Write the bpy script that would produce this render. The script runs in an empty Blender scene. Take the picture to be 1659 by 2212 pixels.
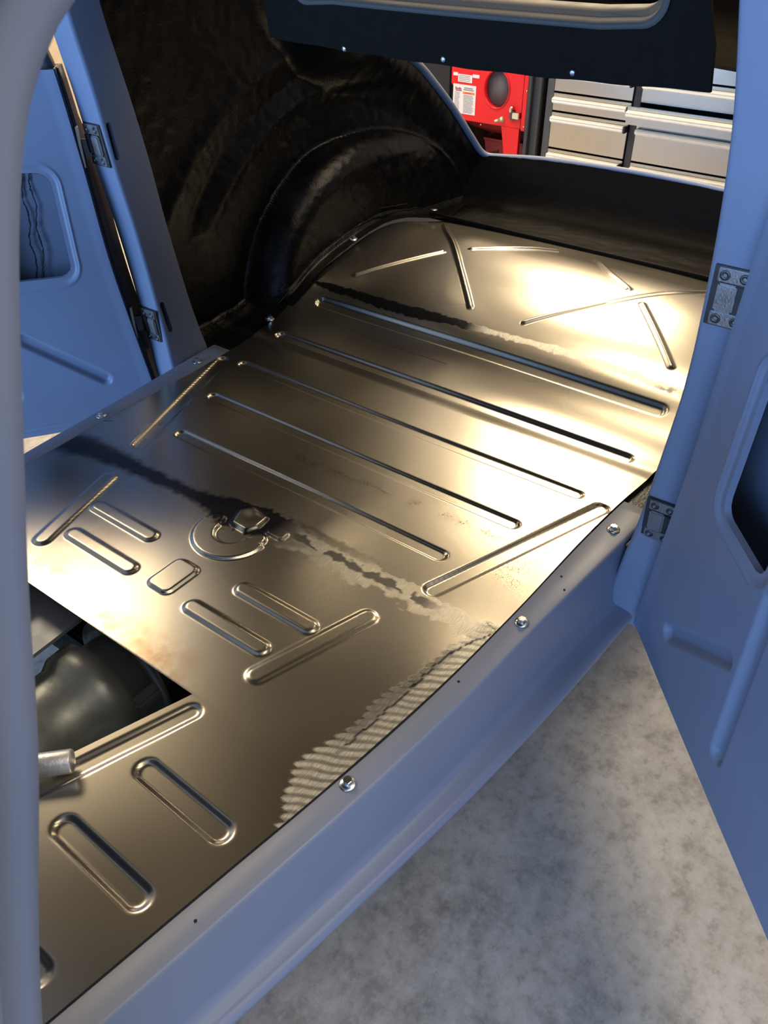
import bpy, bmesh, math, random
import numpy as np
from mathutils import Vector, Matrix

# ------------------------------------------------------------------ camera, light, exposure
SC = bpy.context.scene
COL = SC.collection
random.seed(7); RNG = np.random.default_rng(7)
CAM_R = [[0.59997, -0.80000, -0.00602], [-0.49561, -0.36576, -0.78778], [0.62802, 0.47563, -0.61593]]
CAM_C = (-0.94420, -0.99190, 1.03203)
cd = bpy.data.cameras.new('camera'); cam = bpy.data.objects.new('camera', cd); COL.objects.link(cam)
r_, d_, f_ = [Vector(v) for v in CAM_R]
m = Matrix.Identity(4)
for i in range(3):
    m[i][0] = r_[i]; m[i][1] = -d_[i]; m[i][2] = -f_[i]; m[i][3] = CAM_C[i]
cam.matrix_world = m
cd.sensor_fit = 'HORIZONTAL'; cd.sensor_width = 36.0; cd.lens = 36.0 * 1777.2 / 1659.0
cd.clip_start = 0.02; cd.clip_end = 60
cd.dof.use_dof = True; cd.dof.focus_distance = 1.75; cd.dof.aperture_fstop = 20
SC.camera = cam

W = bpy.data.worlds.new('world'); SC.world = W; W.use_nodes = True
bg = W.node_tree.nodes['Background']; bg.inputs[0].default_value = (0.42, 0.62, 1.0, 1); bg.inputs[1].default_value = 0.14

def area(name, loc, target, sx, sy, power, color, spread=180):
    l = bpy.data.lights.new(name, 'AREA'); l.shape = 'RECTANGLE'; l.size = sx; l.size_y = sy
    l.energy = power; l.color = color; l.spread = math.radians(spread)
    o = bpy.data.objects.new(name, l); COL.objects.link(o); o.location = loc
    o.rotation_euler = (Vector(target) - Vector(loc)).to_track_quat('-Z', 'Y').to_euler()
    return o
area('daylight_at_garage_door', (-4.6, -0.3, 0.8), (0, -.3, 0.2), 7.0, 2.3, 335, (0.26, 0.51, 1.0))
area('added_far_front_fill', (-4.5, 1.9, 0.7), (0, 1.0, 0.2), 2.6, 2.2, 130, (0.28, 0.53, 1.0))  # extra cool fill, added to brighten the far door
area('added_side_fill', (-1.8, -4.4, 1.0), (0, 0, 0.2), 2.4, 2.0, 10, (0.62, 0.78, 1.0))  # weak cool fill added from the near side; no door there
area('ceiling_lamp_or_fill', (3.5, 0.9, 2.3), (0.6, -0.2, 0.0), 0.7, 0.7, 58, (1.0, 0.80, 0.52))
area('ceiling_lamp_or_fill', (1.58, 0.08, 2.38), (1.1, -0.1, 0.0), 0.6, 0.6, 26, (1.0, 0.80, 0.52))
area('ceiling_lamp_or_fill', (0.6, 2.7, 2.3), (0.6, 2.5, 0.0), 1.2, 0.8, 60, (1.0, 0.80, 0.52))
area('ceiling_lamp_or_fill', (2.3, 2.4, 2.3), (2.3, 2.2, -.5), 1.2, 0.8, 60, (1.0, 0.80, 0.52))  # added to brighten the floor mirrored in the drawer fronts
area('ceiling_lamp_or_fill', (0.8, -2.0, 3.2), (0.5, -1.6, -0.5), 2.6, 1.8, 84, (1.0, 0.82, 0.58))
area('ceiling_lamp_or_fill', (-1.7, -2.4, 3.2), (-1.4, -2.0, -0.5), 1.8, 1.4, 26, (1.0, 0.88, 0.72))  # warm-white fill added over the near front ground and sill
SC.view_settings.view_transform = 'Standard'; SC.view_settings.look = 'None'
SC.view_settings.exposure = 0.0; SC.view_settings.gamma = 1.0; SC.view_settings.use_curve_mapping = False
SC.cycles.use_denoising = True; SC.cycles.use_adaptive_sampling = False
SC.cycles.sample_clamp_indirect = 2.5; SC.cycles.blur_glossy = 1.0; SC.cycles.max_bounces = 7; SC.cycles.diffuse_bounces = 3
SC.cycles.caustics_reflective = False; SC.cycles.caustics_refractive = False

GZ = -0.50     # garage floor under the car (car floor pan is z = 0)

# ------------------------------------------------------------------ materials
def mat(name, color=(.5, .5, .5), rough=.5, metal=0.0, spec=.5):
    M = bpy.data.materials.new(name); M.use_nodes = True
    b = M.node_tree.nodes['Principled BSDF']
    b.inputs['Base Color'].default_value = (*color, 1); b.inputs['Roughness'].default_value = rough
    b.inputs['Metallic'].default_value = metal; b.inputs['Specular IOR Level'].default_value = spec
    return M, M.node_tree, b
def node(nt, t, **k):
    n = nt.nodes.new(t)
    for a, v in k.items():
        if a == 'inp':
            for kk, vv in v.items(): n.inputs[kk].default_value = vv
        else: setattr(n, a, v)
    return n
def ramp(nt, src, stops):
    n = nt.nodes.new('ShaderNodeValToRGB'); e = n.color_ramp.elements
    while len(e) < len(stops): e.new(.5)
    for q, (p, c) in zip(e, stops):
        q.position = p; q.color = (*c, 1) if len(c) == 3 else c
    nt.links.new(src, n.inputs[0]); return n
def coords(nt, scale=(1, 1, 1), rot=(0, 0, 0)):
    tc = nt.nodes.new('ShaderNodeTexCoord'); mp = nt.nodes.new('ShaderNodeMapping')
    mp.inputs['Scale'].default_value = scale; mp.inputs['Rotation'].default_value = rot
    nt.links.new(tc.outputs['Object'], mp.inputs[0]); return mp.outputs[0]
def noise(nt, vec, scale, detail=3, rough=.5):
    n = node(nt, 'ShaderNodeTexNoise', inp={'Scale': scale, 'Detail': detail, 'Roughness': rough})
    nt.links.new(vec, n.inputs['Vector']); return n.outputs[0]
def bump(nt, b, h, strength, dist):
    n = node(nt, 'ShaderNodeBump', inp={'Strength': strength, 'Distance': dist})
    nt.links.new(h, n.inputs['Height']); nt.links.new(n.outputs[0], b.inputs['Normal']); return n
def maprange(nt, src, a, b_, c, d):
    n = node(nt, 'ShaderNodeMapRange', inp={1: a, 2: b_, 3: c, 4: d}); nt.links.new(src, n.inputs[0]); return n.outputs[0]
def mix(nt, fac, a, b_):
    n = nt.nodes.new('ShaderNodeMix'); n.data_type = 'RGBA'
    for s, v in ((0, fac), (6, a), (7, b_)):
        if isinstance(v, (tuple, float, int)): n.inputs[s].default_value = v if not isinstance(v, tuple) else (*v, 1)
        else: nt.links.new(v, n.inputs[s])
    return n.outputs[2]
def math_(nt, op, a, b_=None):
    n = nt.nodes.new('ShaderNodeMath'); n.operation = op
    for s, v in ((0, a), (1, b_)):
        if v is None: continue
        if isinstance(v, (float, int)): n.inputs[s].default_value = v
        else: nt.links.new(v, n.inputs[s])
    return n.outputs[0]

def paint_mat(name, col, rough):
    M, nt, b = mat(name, col, rough, 0, .5)
    v = coords(nt); n1 = noise(nt, v, 6, 3); n2 = noise(nt, v, 900, 2)
    nt.links.new(mix(nt, n1, tuple(c * .93 for c in col), tuple(c * 1.07 for c in col)), b.inputs['Base Color'])
    nt.links.new(maprange(nt, n1, .3, .7, rough - .04, rough + .05), b.inputs['Roughness'])
    bump(nt, b, n2, .12, .0004); return M
PAINT = paint_mat('blue_grey_primer', (.225, .262, .36), .42)
PAINT_IN = paint_mat('blue_grey_primer_inside', (.20, .235, .32), .6)

def steel_mat():
    M, nt, b = mat('bare_floor_steel', (.6, .57, .5), .32, 1.0)
    v = coords(nt); at = node(nt, 'ShaderNodeVertexColor', layer_name='wear')
    sp = nt.nodes.new('ShaderNodeSeparateColor'); nt.links.new(at.outputs[0], sp.inputs[0])
    dark, ground, rust = sp.outputs[0], sp.outputs[1], sp.outputs[2]
    n1 = noise(nt, v, 3.5, 1, .4)
    base = mix(nt, n1, (.51, .47, .40), (.565, .525, .45))
    hatch = noise(nt, coords(nt, (70, 480, 100), (0, 0, -.25)), 1.0, 2)
    gcol = mix(nt, maprange(nt, hatch, .35, .65, 0, 1), (.50, .495, .45), (.84, .82, .74))
    base = mix(nt, math_(nt, 'MULTIPLY', ground, .85), base, gcol)
    dn = maprange(nt, hatch, .3, .7, .95, 1.0)
    base = mix(nt, math_(nt, 'MULTIPLY', dark, dn), base, (.022, .025, .034))
    rn = maprange(nt, noise(nt, v, 420, 2), .52, .62, 0, 1)
    base = mix(nt, math_(nt, 'MULTIPLY', rust, rn), base, (.10, .055, .03))
    stn = maprange(nt, noise(nt, v, 22, 5, .65), .35, .65, 0, .75)
    base = mix(nt, math_(nt, 'MULTIPLY', math_(nt, 'SUBTRACT', 1.0, at.outputs['Alpha']), stn), base, (.36, .22, .11))
    nt.links.new(base, b.inputs['Base Color'])
    r = maprange(nt, n1, .0, 1.0, .22, .31)
    r = math_(nt, 'ADD', r, math_(nt, 'MULTIPLY', ground, .24))
    r = math_(nt, 'ADD', r, math_(nt, 'MULTIPLY', dark, .08))
    nt.links.new(r, b.inputs['Roughness'])
    bump(nt, b, math_(nt, 'MULTIPLY', hatch, ground), .10, .0010)
    return M
STEEL = steel_mat()

def liner_mat():
    M, nt, b = mat('black_spray_liner', (.007, .007, .0075), .28, 0, .32)
    v = coords(nt); n1 = noise(nt, v, 170, 4, .6); n2 = noise(nt, v, 26, 4, .6)
    nt.links.new(ramp(nt, n2, [(.35, (.0025, .0025, .003)), (.7, (.007, .0065, .006))]).outputs[0], b.inputs['Base Color'])
    nt.links.new(maprange(nt, n2, .3, .7, .24, .34), b.inputs['Roughness'])
    bump(nt, b, math_(nt, 'ADD', n1, math_(nt, 'MULTIPLY', n2, .8)), .32, .003); return M
LINER = liner_mat()
TRUNK = None
def simple(name, col, rough, metal=0., bs=0., bscale=200, spec=.5):
    M, nt, b = mat(name, col, rough, metal, spec); v = coords(nt); n = noise(nt, v, 30, 4)
    nt.links.new(mix(nt, n, tuple(c * .88 for c in col), tuple(min(1, c * 1.1) for c in col)), b.inputs['Base Color'])
    nt.links.new(maprange(nt, n, .3, .7, max(.02, rough - .05), rough + .06), b.inputs['Roughness'])
    if bs: bump(nt, b, noise(nt, v, bscale, 3), bs, .002)
    return M
TRUNK = simple('black_satin_trunk', (.0035, .0032, .003), .48, 0, .12, 160, .07)
FELT = simple('black_flocked_panel', (.0100, .0075, .0058), .75, 0, .5, 420, .12)
ZINC = simple('zinc_bolt', (.74, .76, .78), .24, 1.0)
HINGE = simple('machined_hinge_steel', (.50, .50, .50), .34, 1.0, .2, 300)
HINGE_D = simple('dark_hinge_steel', (.12, .12, .125), .4, 1.0)
RUBBER = simple('black_rubber', (.012, .013, .015), .5)
DKPAINT = simple('dark_primer_edge', (.045, .05, .06), .45)
ALU = simple('bright_aluminium', (.93, .93, .91), .42, .85, .3, 150)
CAST = simple('grey_cast_gearbox', (.22, .235, .23), .40, .5, .3, 60)
CHASSIS = simple('grey_chassis_paint', (.26, .28, .32), .4, .3)
BLACK = simple('black_frame', (.006, .006, .007), .5)
RED = simple('red_enamel', (.72, .008, .012), .35)
DRED = simple('dark_red_enamel', (.25, .012, .012), .45)
CHROME = simple('chrome', (.85, .85, .86), .12, 1.0)
CHAR = simple('charcoal_powder_coat', (.035, .035, .036), .5)
FRAMEG = simple('grey_cabinet_frame', (.075, .08, .085), .42, .2)
CREAM = simple('pale_anodised_handle', (.93, .91, .84), .45, 0)
PAPER = simple('white_label_paper', (.78, .74, .74), .6)
INK = simple('grey_label_ink', (.22, .21, .24), .6)
INKR = simple('dark_red_label_ink', (.28, .02, .05), .6)
ORANGE = simple('orange_label_bar', (.85, .20, .04), .6)
NAVY = simple('navy_plastic', (.01, .014, .03), .5)
TAPE = simple('yellow_masking_tape', (.93, .62, .005), .6)
GLOVE = simple('grey_glove_lining', (.10, .105, .11), .6, 0, .5, 30)
WALLM = simple('tan_wall_paint', (.62, .50, .34), .8, 0, .1, 90)
CEILM = simple('darkened_ceiling_paint', (.30, .28, .25), .85)  # unseen ceiling, darkened to cut its bounce light
SEAL = simple('dark_sealant', (.015, .02, .035), .6)
def stainless_mat():
    M, nt, b = mat('brushed_stainless', (.62, .58, .52), .3, 1.0)
    n = noise(nt, coords(nt, (1, 600, 4)), 1.0, 3); n2 = noise(nt, coords(nt), 2.2, 2)
    nt.links.new(mix(nt, n, (.46, .42, .355), (.57, .525, .45)), b.inputs['Base Color'])
    nt.links.new(maprange(nt, n2, .3, .7, .19, .27), b.inputs['Roughness']); return M
STAIN = stainless_mat()
def concrete_mat():
    M, nt, b = mat('mottled_concrete', (.3, .28, .25), .55)
    v = coords(nt)
    a = noise(nt, v, 2.6, 6, .62); c = noise(nt, v, 14, 6, .65); e = noise(nt, v, 110, 3)
    base = ramp(nt, a, [(.30, (.30, .275, .24)), (.55, (.47, .43, .37)), (.78, (.64, .59, .51))]).outputs[0]
    base = mix(nt, maprange(nt, c, .42, .70, 0, .55), base, (.68, .64, .565))
    base = mix(nt, maprange(nt, c, .46, .28, 0, .6), base, (.20, .185, .17))
    g = noise(nt, v, 38, 5, .7)
    base = mix(nt, maprange(nt, g, .50, .66, 0, .42), base, (.68, .645, .58))
    base = mix(nt, maprange(nt, g, .47, .34, 0, .45), base, (.20, .185, .165))
    spk = maprange(nt, e, .68, .74, 0, .55)
    base = mix(nt, spk, base, (.62, .60, .57))
    nt.links.new(base, b.inputs['Base Color'])
    nt.links.new(maprange(nt, c, .3, .7, .40, .62), b.inputs['Roughness'])
    bump(nt, b, e, .15, .001); return M
CONC = concrete_mat()

# ------------------------------------------------------------------ helpers
def link(o, parent=None):
    COL.objects.link(o)
    if parent is not None: o.parent = parent
    return o
def empty(name, loc=(0, 0, 0), label=None, cat=None, group=None):
    o = bpy.data.objects.new(name, None); COL.objects.link(o); o.location = loc; o.empty_display_size = .05
    if label: o['label'] = label
    if cat: o['category'] = cat
    if group: o['group'] = group
    return o
def meshobj(name, verts, faces, material, parent=None, smooth=True, label=None):
    me = bpy.data.meshes.new(name); me.from_pydata([tuple(map(float, v)) for v in verts], [], faces)
    me.materials.append(material)
    if smooth: me.polygons.foreach_set('use_smooth', [True] * len(me.polygons))
    o = link(bpy.data.objects.new(name, me), parent)
    if label: o['label'] = label
    return o
def bmobj(name, bm, material, parent=None, smooth=False, label=None):
    me = bpy.data.meshes.new(name); bmesh.ops.recalc_face_normals(bm, faces=bm.faces); bm.to_mesh(me); bm.free()
    me.materials.append(material)
    if smooth: me.polygons.foreach_set('use_smooth', [True] * len(me.polygons))
    o = link(bpy.data.objects.new(name, me), parent)
    if label: o['label'] = label
    return o
def grid(name, P, material, parent=None, keep=None, wear=None, flip=False, label=None):
    ny, nx = P.shape[:2]; idx = np.arange(ny * nx).reshape(ny, nx)
    q = np.stack([idx[:-1, :-1], idx[:-1, 1:], idx[1:, 1:], idx[1:, :-1]], -1).reshape(-1, 4)
    if flip: q = q[:, ::-1]
    if keep is not None: q = q[keep.reshape(-1)]
    me = bpy.data.meshes.new(name)
    me.vertices.add(ny * nx); me.vertices.foreach_set('co', P.reshape(-1).astype(np.float32))
    me.loops.add(q.size); me.loops.foreach_set('vertex_index', q.reshape(-1).astype(np.int32))
    me.polygons.add(len(q)); me.polygons.foreach_set('loop_start', (np.arange(len(q)) * 4).astype(np.int32))
    me.polygons.foreach_set('use_smooth', np.ones(len(q), bool))
    me.update(calc_edges=True); me.materials.append(material)
    if wear is not None:
        a = me.color_attributes.new('wear', 'FLOAT_COLOR', 'POINT')
        c = np.ones((ny * nx, 4), np.float32); c[:] = wear.reshape(-1, 4); a.data.foreach_set('color', c.reshape(-1))
    o = link(bpy.data.objects.new(name, me), parent)
    if label: o['label'] = label
    return o
def thick(o, t, off=0):
    md = o.modifiers.new('thickness', 'SOLIDIFY'); md.thickness = t; md.offset = off; return o
def add_box(bm, c, s, M=None, bev=0):
    r = bmesh.ops.create_cube(bm, size=1); vs = r['verts']
    for v in vs: v.co = Vector((v.co.x * s[0], v.co.y * s[1], v.co.z * s[2]))
    if bev: 
        es = list({e for v in vs for e in v.link_edges})
        bmesh.ops.bevel(bm, geom=es, offset=bev, segments=2, affect='EDGES')
        vs = [v for v in bm.verts if v.tag is False and v in bm.verts] if False else None
    return vs
def box(name, c, s, material, parent=None, bev=.0, M=None, label=None, smooth=False):
    bm = bmesh.new(); add_box(bm, c, s, None, bev)
    bmesh.ops.translate(bm, verts=bm.verts, vec=c)
    if M is not None: bmesh.ops.transform(bm, matrix=M, verts=bm.verts)
    return bmobj(name, bm, material, parent, smooth, label)
def lathe(name, prof, material, parent=None, n=24, M=None, hexring=None, smooth=True, label=None):
    vs, fs = [], []
    for (r, z) in prof:
        for k in range(n):
            a = 2 * math.pi * k / n; vs.append(Vector((r * math.cos(a), r * math.sin(a), z)))
    for i in range(len(prof) - 1):
        for k in range(n):
            k2 = (k + 1) % n; fs.append((i * n + k, i * n + k2, (i + 1) * n + k2, (i + 1) * n + k))
    fs.append(tuple(range(n))[::-1]); fs.append(tuple(range((len(prof) - 1) * n, len(prof) * n)))
    if M is not None: vs = [M @ v for v in vs]
    o = meshobj(name, vs, fs, material, parent, smooth, label)
    return o
def sweep(name, rings, material, parent=None, closed=True, caps=True, smooth=True, label=None):
    n = len(rings[0]); vs = [p for r in rings for p in r]; fs = []
    for i in range(len(rings) - 1):
        for k in range(n if closed else n - 1):
            k2 = (k + 1) % n; fs.append((i * n + k, i * n + k2, (i + 1) * n + k2, (i + 1) * n + k))
    if closed and caps:
        fs.append(tuple(range(n))[::-1]); fs.append(tuple(range((len(rings) - 1) * n, len(rings) * n)))
    return meshobj(name, vs, fs, material, parent, smooth, label)
def tube(name, pts, r, material, parent=None, n=10, label=None):
    pts = [Vector(p) for p in pts]; rings = []
    for i, p in enumerate(pts):
        t = (pts[min(i + 1, len(pts) - 1)] - pts[max(i - 1, 0)]).normalized()
        a = t.cross(Vector((0, 0, 1)));
        if a.length < 1e-3: a = t.cross(Vector((1, 0, 0)))
        a.normalize(); b_ = t.cross(a); rr = r[i] if isinstance(r, (list, tuple)) else r
        rings.append([p + a * (rr * math.cos(2 * math.pi * k / n)) + b_ * (rr * math.sin(2 * math.pi * k / n)) for k in range(n)])
    return sweep(name, rings, material, parent, label=label)
def smoothpath(pts, n):
    P = np.array(pts, float); d = np.r_[0, np.cumsum(np.linalg.norm(np.diff(P, axis=0), axis=1))]; m_ = len(P)
    T = np.zeros_like(P); T[1:-1] = (P[2:] - P[:-2]) / (d[2:] - d[:-2])[:, None]; T[0] = (P[1] - P[0]) / (d[1] - d[0]); T[-1] = (P[-1] - P[-2]) / (d[-1] - d[-2])
    out = []
    for s in np.linspace(0, d[-1], n):
        i = min(max(np.searchsorted(d, s) - 1, 0), m_ - 2); h = d[i + 1] - d[i]; t = (s - d[i]) / h
        out.append((2 * t**3 - 3 * t**2 + 1) * P[i] + (t**3 - 2 * t**2 + t) * h * T[i] + (-2 * t**3 + 3 * t**2) * P[i + 1] + (t**3 - t**2) * h * T[i + 1])
    return np.array(out)
def ip(x, tab):
    a = np.array(tab, float); P = a[:, 0]; Q = a[:, 1]; T = np.gradient(Q, P)
    d = np.diff(Q) / np.diff(P)
    for i in range(1, len(P) - 1):                      # keep the curve monotone between its knots
        if d[i - 1] * d[i] <= 0: T[i] = 0
        else: T[i] = np.sign(T[i]) * min(abs(T[i]), 3 * abs(d[i - 1]), 3 * abs(d[i]))
    x = np.clip(np.asarray(x, float), P[0], P[-1]); i = np.clip(np.searchsorted(P, x) - 1, 0, len(P) - 2)
    h = P[i + 1] - P[i]; t = (x - P[i]) / h
    return (2 * t**3 - 3 * t**2 + 1) * Q[i] + (t**3 - 2 * t**2 + t) * h * T[i] + (-2 * t**3 + 3 * t**2) * Q[i + 1] + (t**3 - t**2) * h * T[i + 1]
def sstep(a, b_, x):
    t = np.clip((x - a) / (b_ - a), 0, 1); return t * t * (3 - 2 * t)
def segd(X, Y, a, b_):
    ax, ay = a; bx, by = b_; dx, dy = bx - ax, by - ay
    t = np.clip(((X - ax) * dx + (Y - ay) * dy) / (dx * dx + dy * dy), 0, 1)
    return np.hypot(X - ax - t * dx, Y - ay - t * dy)
def rpoly_sd(X, Y, pts, r):
    """signed distance to a convex counter-clockwise polygon with corners rounded by r"""
    P = np.array(pts, float); n = len(P); ds = np.full(X.shape, -1e9)
    # inset lines
    N = []; Cc = []
    for i in range(n):
        e = P[(i + 1) % n] - P[i]; nn = np.array([e[1], -e[0]]) / np.linalg.norm(e); N.append(nn); Cc.append(nn @ P[i] - r)
    Q = []
    for i in range(n):
        A = np.array([N[i - 1], N[i]]); Q.append(np.linalg.solve(A, [Cc[i - 1], Cc[i]]))
    inside = np.full(X.shape, -1e9); dist = np.full(X.shape, 1e9)
    for i in range(n):
        inside = np.maximum(inside, N[i][0] * X + N[i][1] * Y - Cc[i])
        dist = np.minimum(dist, segd(X, Y, Q[i], Q[(i + 1) % n]))
    return np.where(inside > 0, dist, inside) - r
def cut(o, cutters):
    for c in cutters:
        md = o.modifiers.new('cut', 'BOOLEAN'); md.operation = 'DIFFERENCE'; md.solver = 'EXACT'; md.object = c
    dg = bpy.context.evaluated_depsgraph_get(); dg.update()
    me = bpy.data.meshes.new_from_object(o.evaluated_get(dg)); o.modifiers.clear(); o.data = me
    for c in cutters:
        bpy.data.objects.remove(c, do_unlink=True)
    return o
def axes(origin, X, Y, Z):
    M = Matrix.Identity(4)
    for i in range(3):
        M[i][0] = X[i]; M[i][1] = Y[i]; M[i][2] = Z[i]; M[i][3] = origin[i]
    return M

# ------------------------------------------------------------------ garage shell
def structure(o): o['kind'] = 'structure'; return o
bm = bmesh.new(); add_box(bm, 0, (12, 12, .2)); bmesh.ops.translate(bm, verts=bm.verts, vec=(0, 0, GZ - .1))
structure(bmobj('floor', bm, CONC))
structure(box('wall_back', (4.55, -1.3, 1.40), (.12, 9.2, 3.8), WALLM))
structure(box('wall_left', (.2, 3.3, 1.40), (8.6, .12, 3.8), WALLM))
structure(box('ceiling', (.6, -1.3, 3.36), (8.0, 9.2, .1), CEILM))

# ------------------------------------------------------------------ car: plan curves and floor heights
car = empty('car_body', (0, 0, 0), 'blue-grey primed vintage car body with bare steel floor and black-lined rear', 'car')
WT = [(-1.2, .40), (-1.05, .428), (-.878, .452), (-.616, .489), (-.479, .509), (-.2, .540), (0, .551), (.3, .561), (.43, .570), (.52, .580), (.63, .592), (.75, .600), (1.1, .600), (1.25, .588), (1.36, .566), (1.43, .545), (1.6, .50)]
def Wd(x): return ip(x, WT)
ZT = [(-2, 0), (.50, 0), (.522, 0), (.556, .0050), (.60, .0065), (.65, .013), (.70, .026), (.747, .045), (.79, .066), (.86, .092), (1.0, .122), (1.1, .136), (1.17, .139), (1.25, .132), (1.353, .108), (1.43, .092), (1.6, .085), (3, .085)]
def Hz(x, y=0): return ip(x, ZT) - .012 * np.clip(np.abs(y) / .6, 0, 1) ** 4 * sstep(.7, .95, x)
RIDGE = [(-1.2, .455), (-1.0, .478), (-.85, .503), (-.641, .533), (-.35, .572), (-.206, .587), (.02, .603), (.293, .625), (.45, .637)]
LIP = [(-1.2, .475), (-.95, .525), (-.73, .567), (-.513, .603), (-.274, .638), (-.071, .660), (.289, .684), (.45, .69)]
def hole_y(x): return .233 + (np.minimum(x, -.45) + .45) * .335

def bead(Z, X, Y, a, b_, hw, depth, wall=.007):
    Z += depth * (1 - sstep(hw - wall * .5, hw + wall * .5, segd(X, Y, a, b_)))
def both(Z, X, Y, a, b_, hw, depth, wall=.007):
    bead(Z, X, Y, a, b_, hw, depth, wall); bead(Z, X, Y, (a[0], -a[1]), (b_[0], -b_[1]), hw, depth, wall)
def pan_relief(X, Y):
    Z = np.zeros_like(X)
    # long cross beads, pressed down
    for x, hl, hw in ((.393, .483, .0135), (.228, .424, .014), (.064, .359, .0145)): bead(Z, X, Y, (x, -hl), (x, hl), hw, -.0048, .006)
    bead(Z, X, Y, (.574, -.512), (.574, .512), .015, -.008, .010)
    bead(Z, X, Y, (.747, -.510), (.747, .510), .0145, -.009, .010)
    both(Z, X, Y, (-.022, .404), (.377, .545), .0160, -.0052)
    # front pan: raised and sunk beads
    both(Z, X, Y, (-.150, .352), (-.360, .288), .0165, .0048, .010)
    both(Z, X, Y, (-.314, .086), (-.314, .252), .0150, .0048, .010)
    both(Z, X, Y, (-.228, .128), (-.228, .285), .0150, .0048, .010)
    both(Z, X, Y, (-.585, .285), (-.590, .438), .0165, -.0052, .011)
    both(Z, X, Y, (-.713, .266), (-.717, .420), .0165, -.0052, .011)
    both(Z, X, Y, (-.850, .250), (-.850, .395), .0165, -.0052, .011)
    both(Z, X, Y, (-.474, .258), (-.72, .176), .0135, -.004, .009)
    sd = rpoly_sd(X, Y, [(-.322, -.026), (-.238, -.026), (-.238, .030), (-.322, .030)], .014)
    Z += .006 * (1 - sstep(-.003, .004, sd))
    # raised horseshoe around the tunnel
    for k in range(1):
        rr = np.hypot((X + .125) / 1.0, (Y - .004) / 1.0); ang = np.arctan2(Y - .004, -(X + .125))
        arc = np.where(np.abs(ang) < 1.62, np.abs(rr - .057) - .0215, 1.0)
        t1 = np.minimum(np.hypot(X + .113, Y - .060), np.hypot(X + .113, Y + .052)) - .0165
        Z += .006 * (1 - sstep(-.003, .004, np.minimum(arc, t1)))
    # dented boss with broken rim behind it
    sd = rpoly_sd(X, Y, [(-.110, -.018), (-.085, -.028), (-.050, -.024), (-.040, .030), (-.062, .044), (-.108, .026)], .008)
    Z += .007 * (1 - sstep(-.006, .004, sd)) - .004 * np.exp(-((X + .060) ** 2 / 3e-4 + (Y - .005) ** 2 / 4e-4))
    sd = rpoly_sd(X, Y, [(-.088, -.092), (-.062, -.092), (-.062, -.048), (-.088, -.048)], .008)
    Z += .004 * (1 - sstep(-.004, .003, sd))
    # ribs pressed up on the axle hump
    R = .0055; A = .0065
    for pts in ([(.868, .480), (.967, .400), (1.074, .312)], [(1.133, .248), (1.207, .160), (1.325, .062)],
                [(1.335, .478), (1.225, .397), (1.146, .322), (1.010, .205), (.868, .082)]):
        P = smoothpath(pts, 14)
        d1 = np.full(X.shape, 1e9); d2 = d1.copy()
        for i in range(13):
            d1 = np.minimum(d1, segd(X, Y, P[i], P[i + 1])); d2 = np.minimum(d2, segd(X, Y, P[i] * [1, -1], P[i + 1] * [1, -1]))
        Z += A * (1 - sstep(.001, R * 1.9, np.minimum(d1, d2)))
    bead(Z, X, Y, (-.150, -.352), (-.360, -.288), .0165, -.0020, .010)
    Z += .0012 * np.sin(X * 9 + 1.3) * np.cos(Y * 7 + .5) * (X > -.45)      # slight oil-canning of the sheet
    return Z
def vnoise(X, Y, f, seed):
    r = np.random.default_rng(seed); T = r.random((64, 64)); x = X * f; y = Y * f
    i = np.floor(x).astype(int); j = np.floor(y).astype(int); u = x - i; v = y - j; u = u * u * (3 - 2 * u); v = v * v * (3 - 2 * v)
    g = lambda a, b_: T[a % 64, b_ % 64]
    return (g(i, j) * (1 - u) + g(i + 1, j) * u) * (1 - v) + (g(i, j + 1) * (1 - u) + g(i + 1, j + 1) * u) * v
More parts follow.
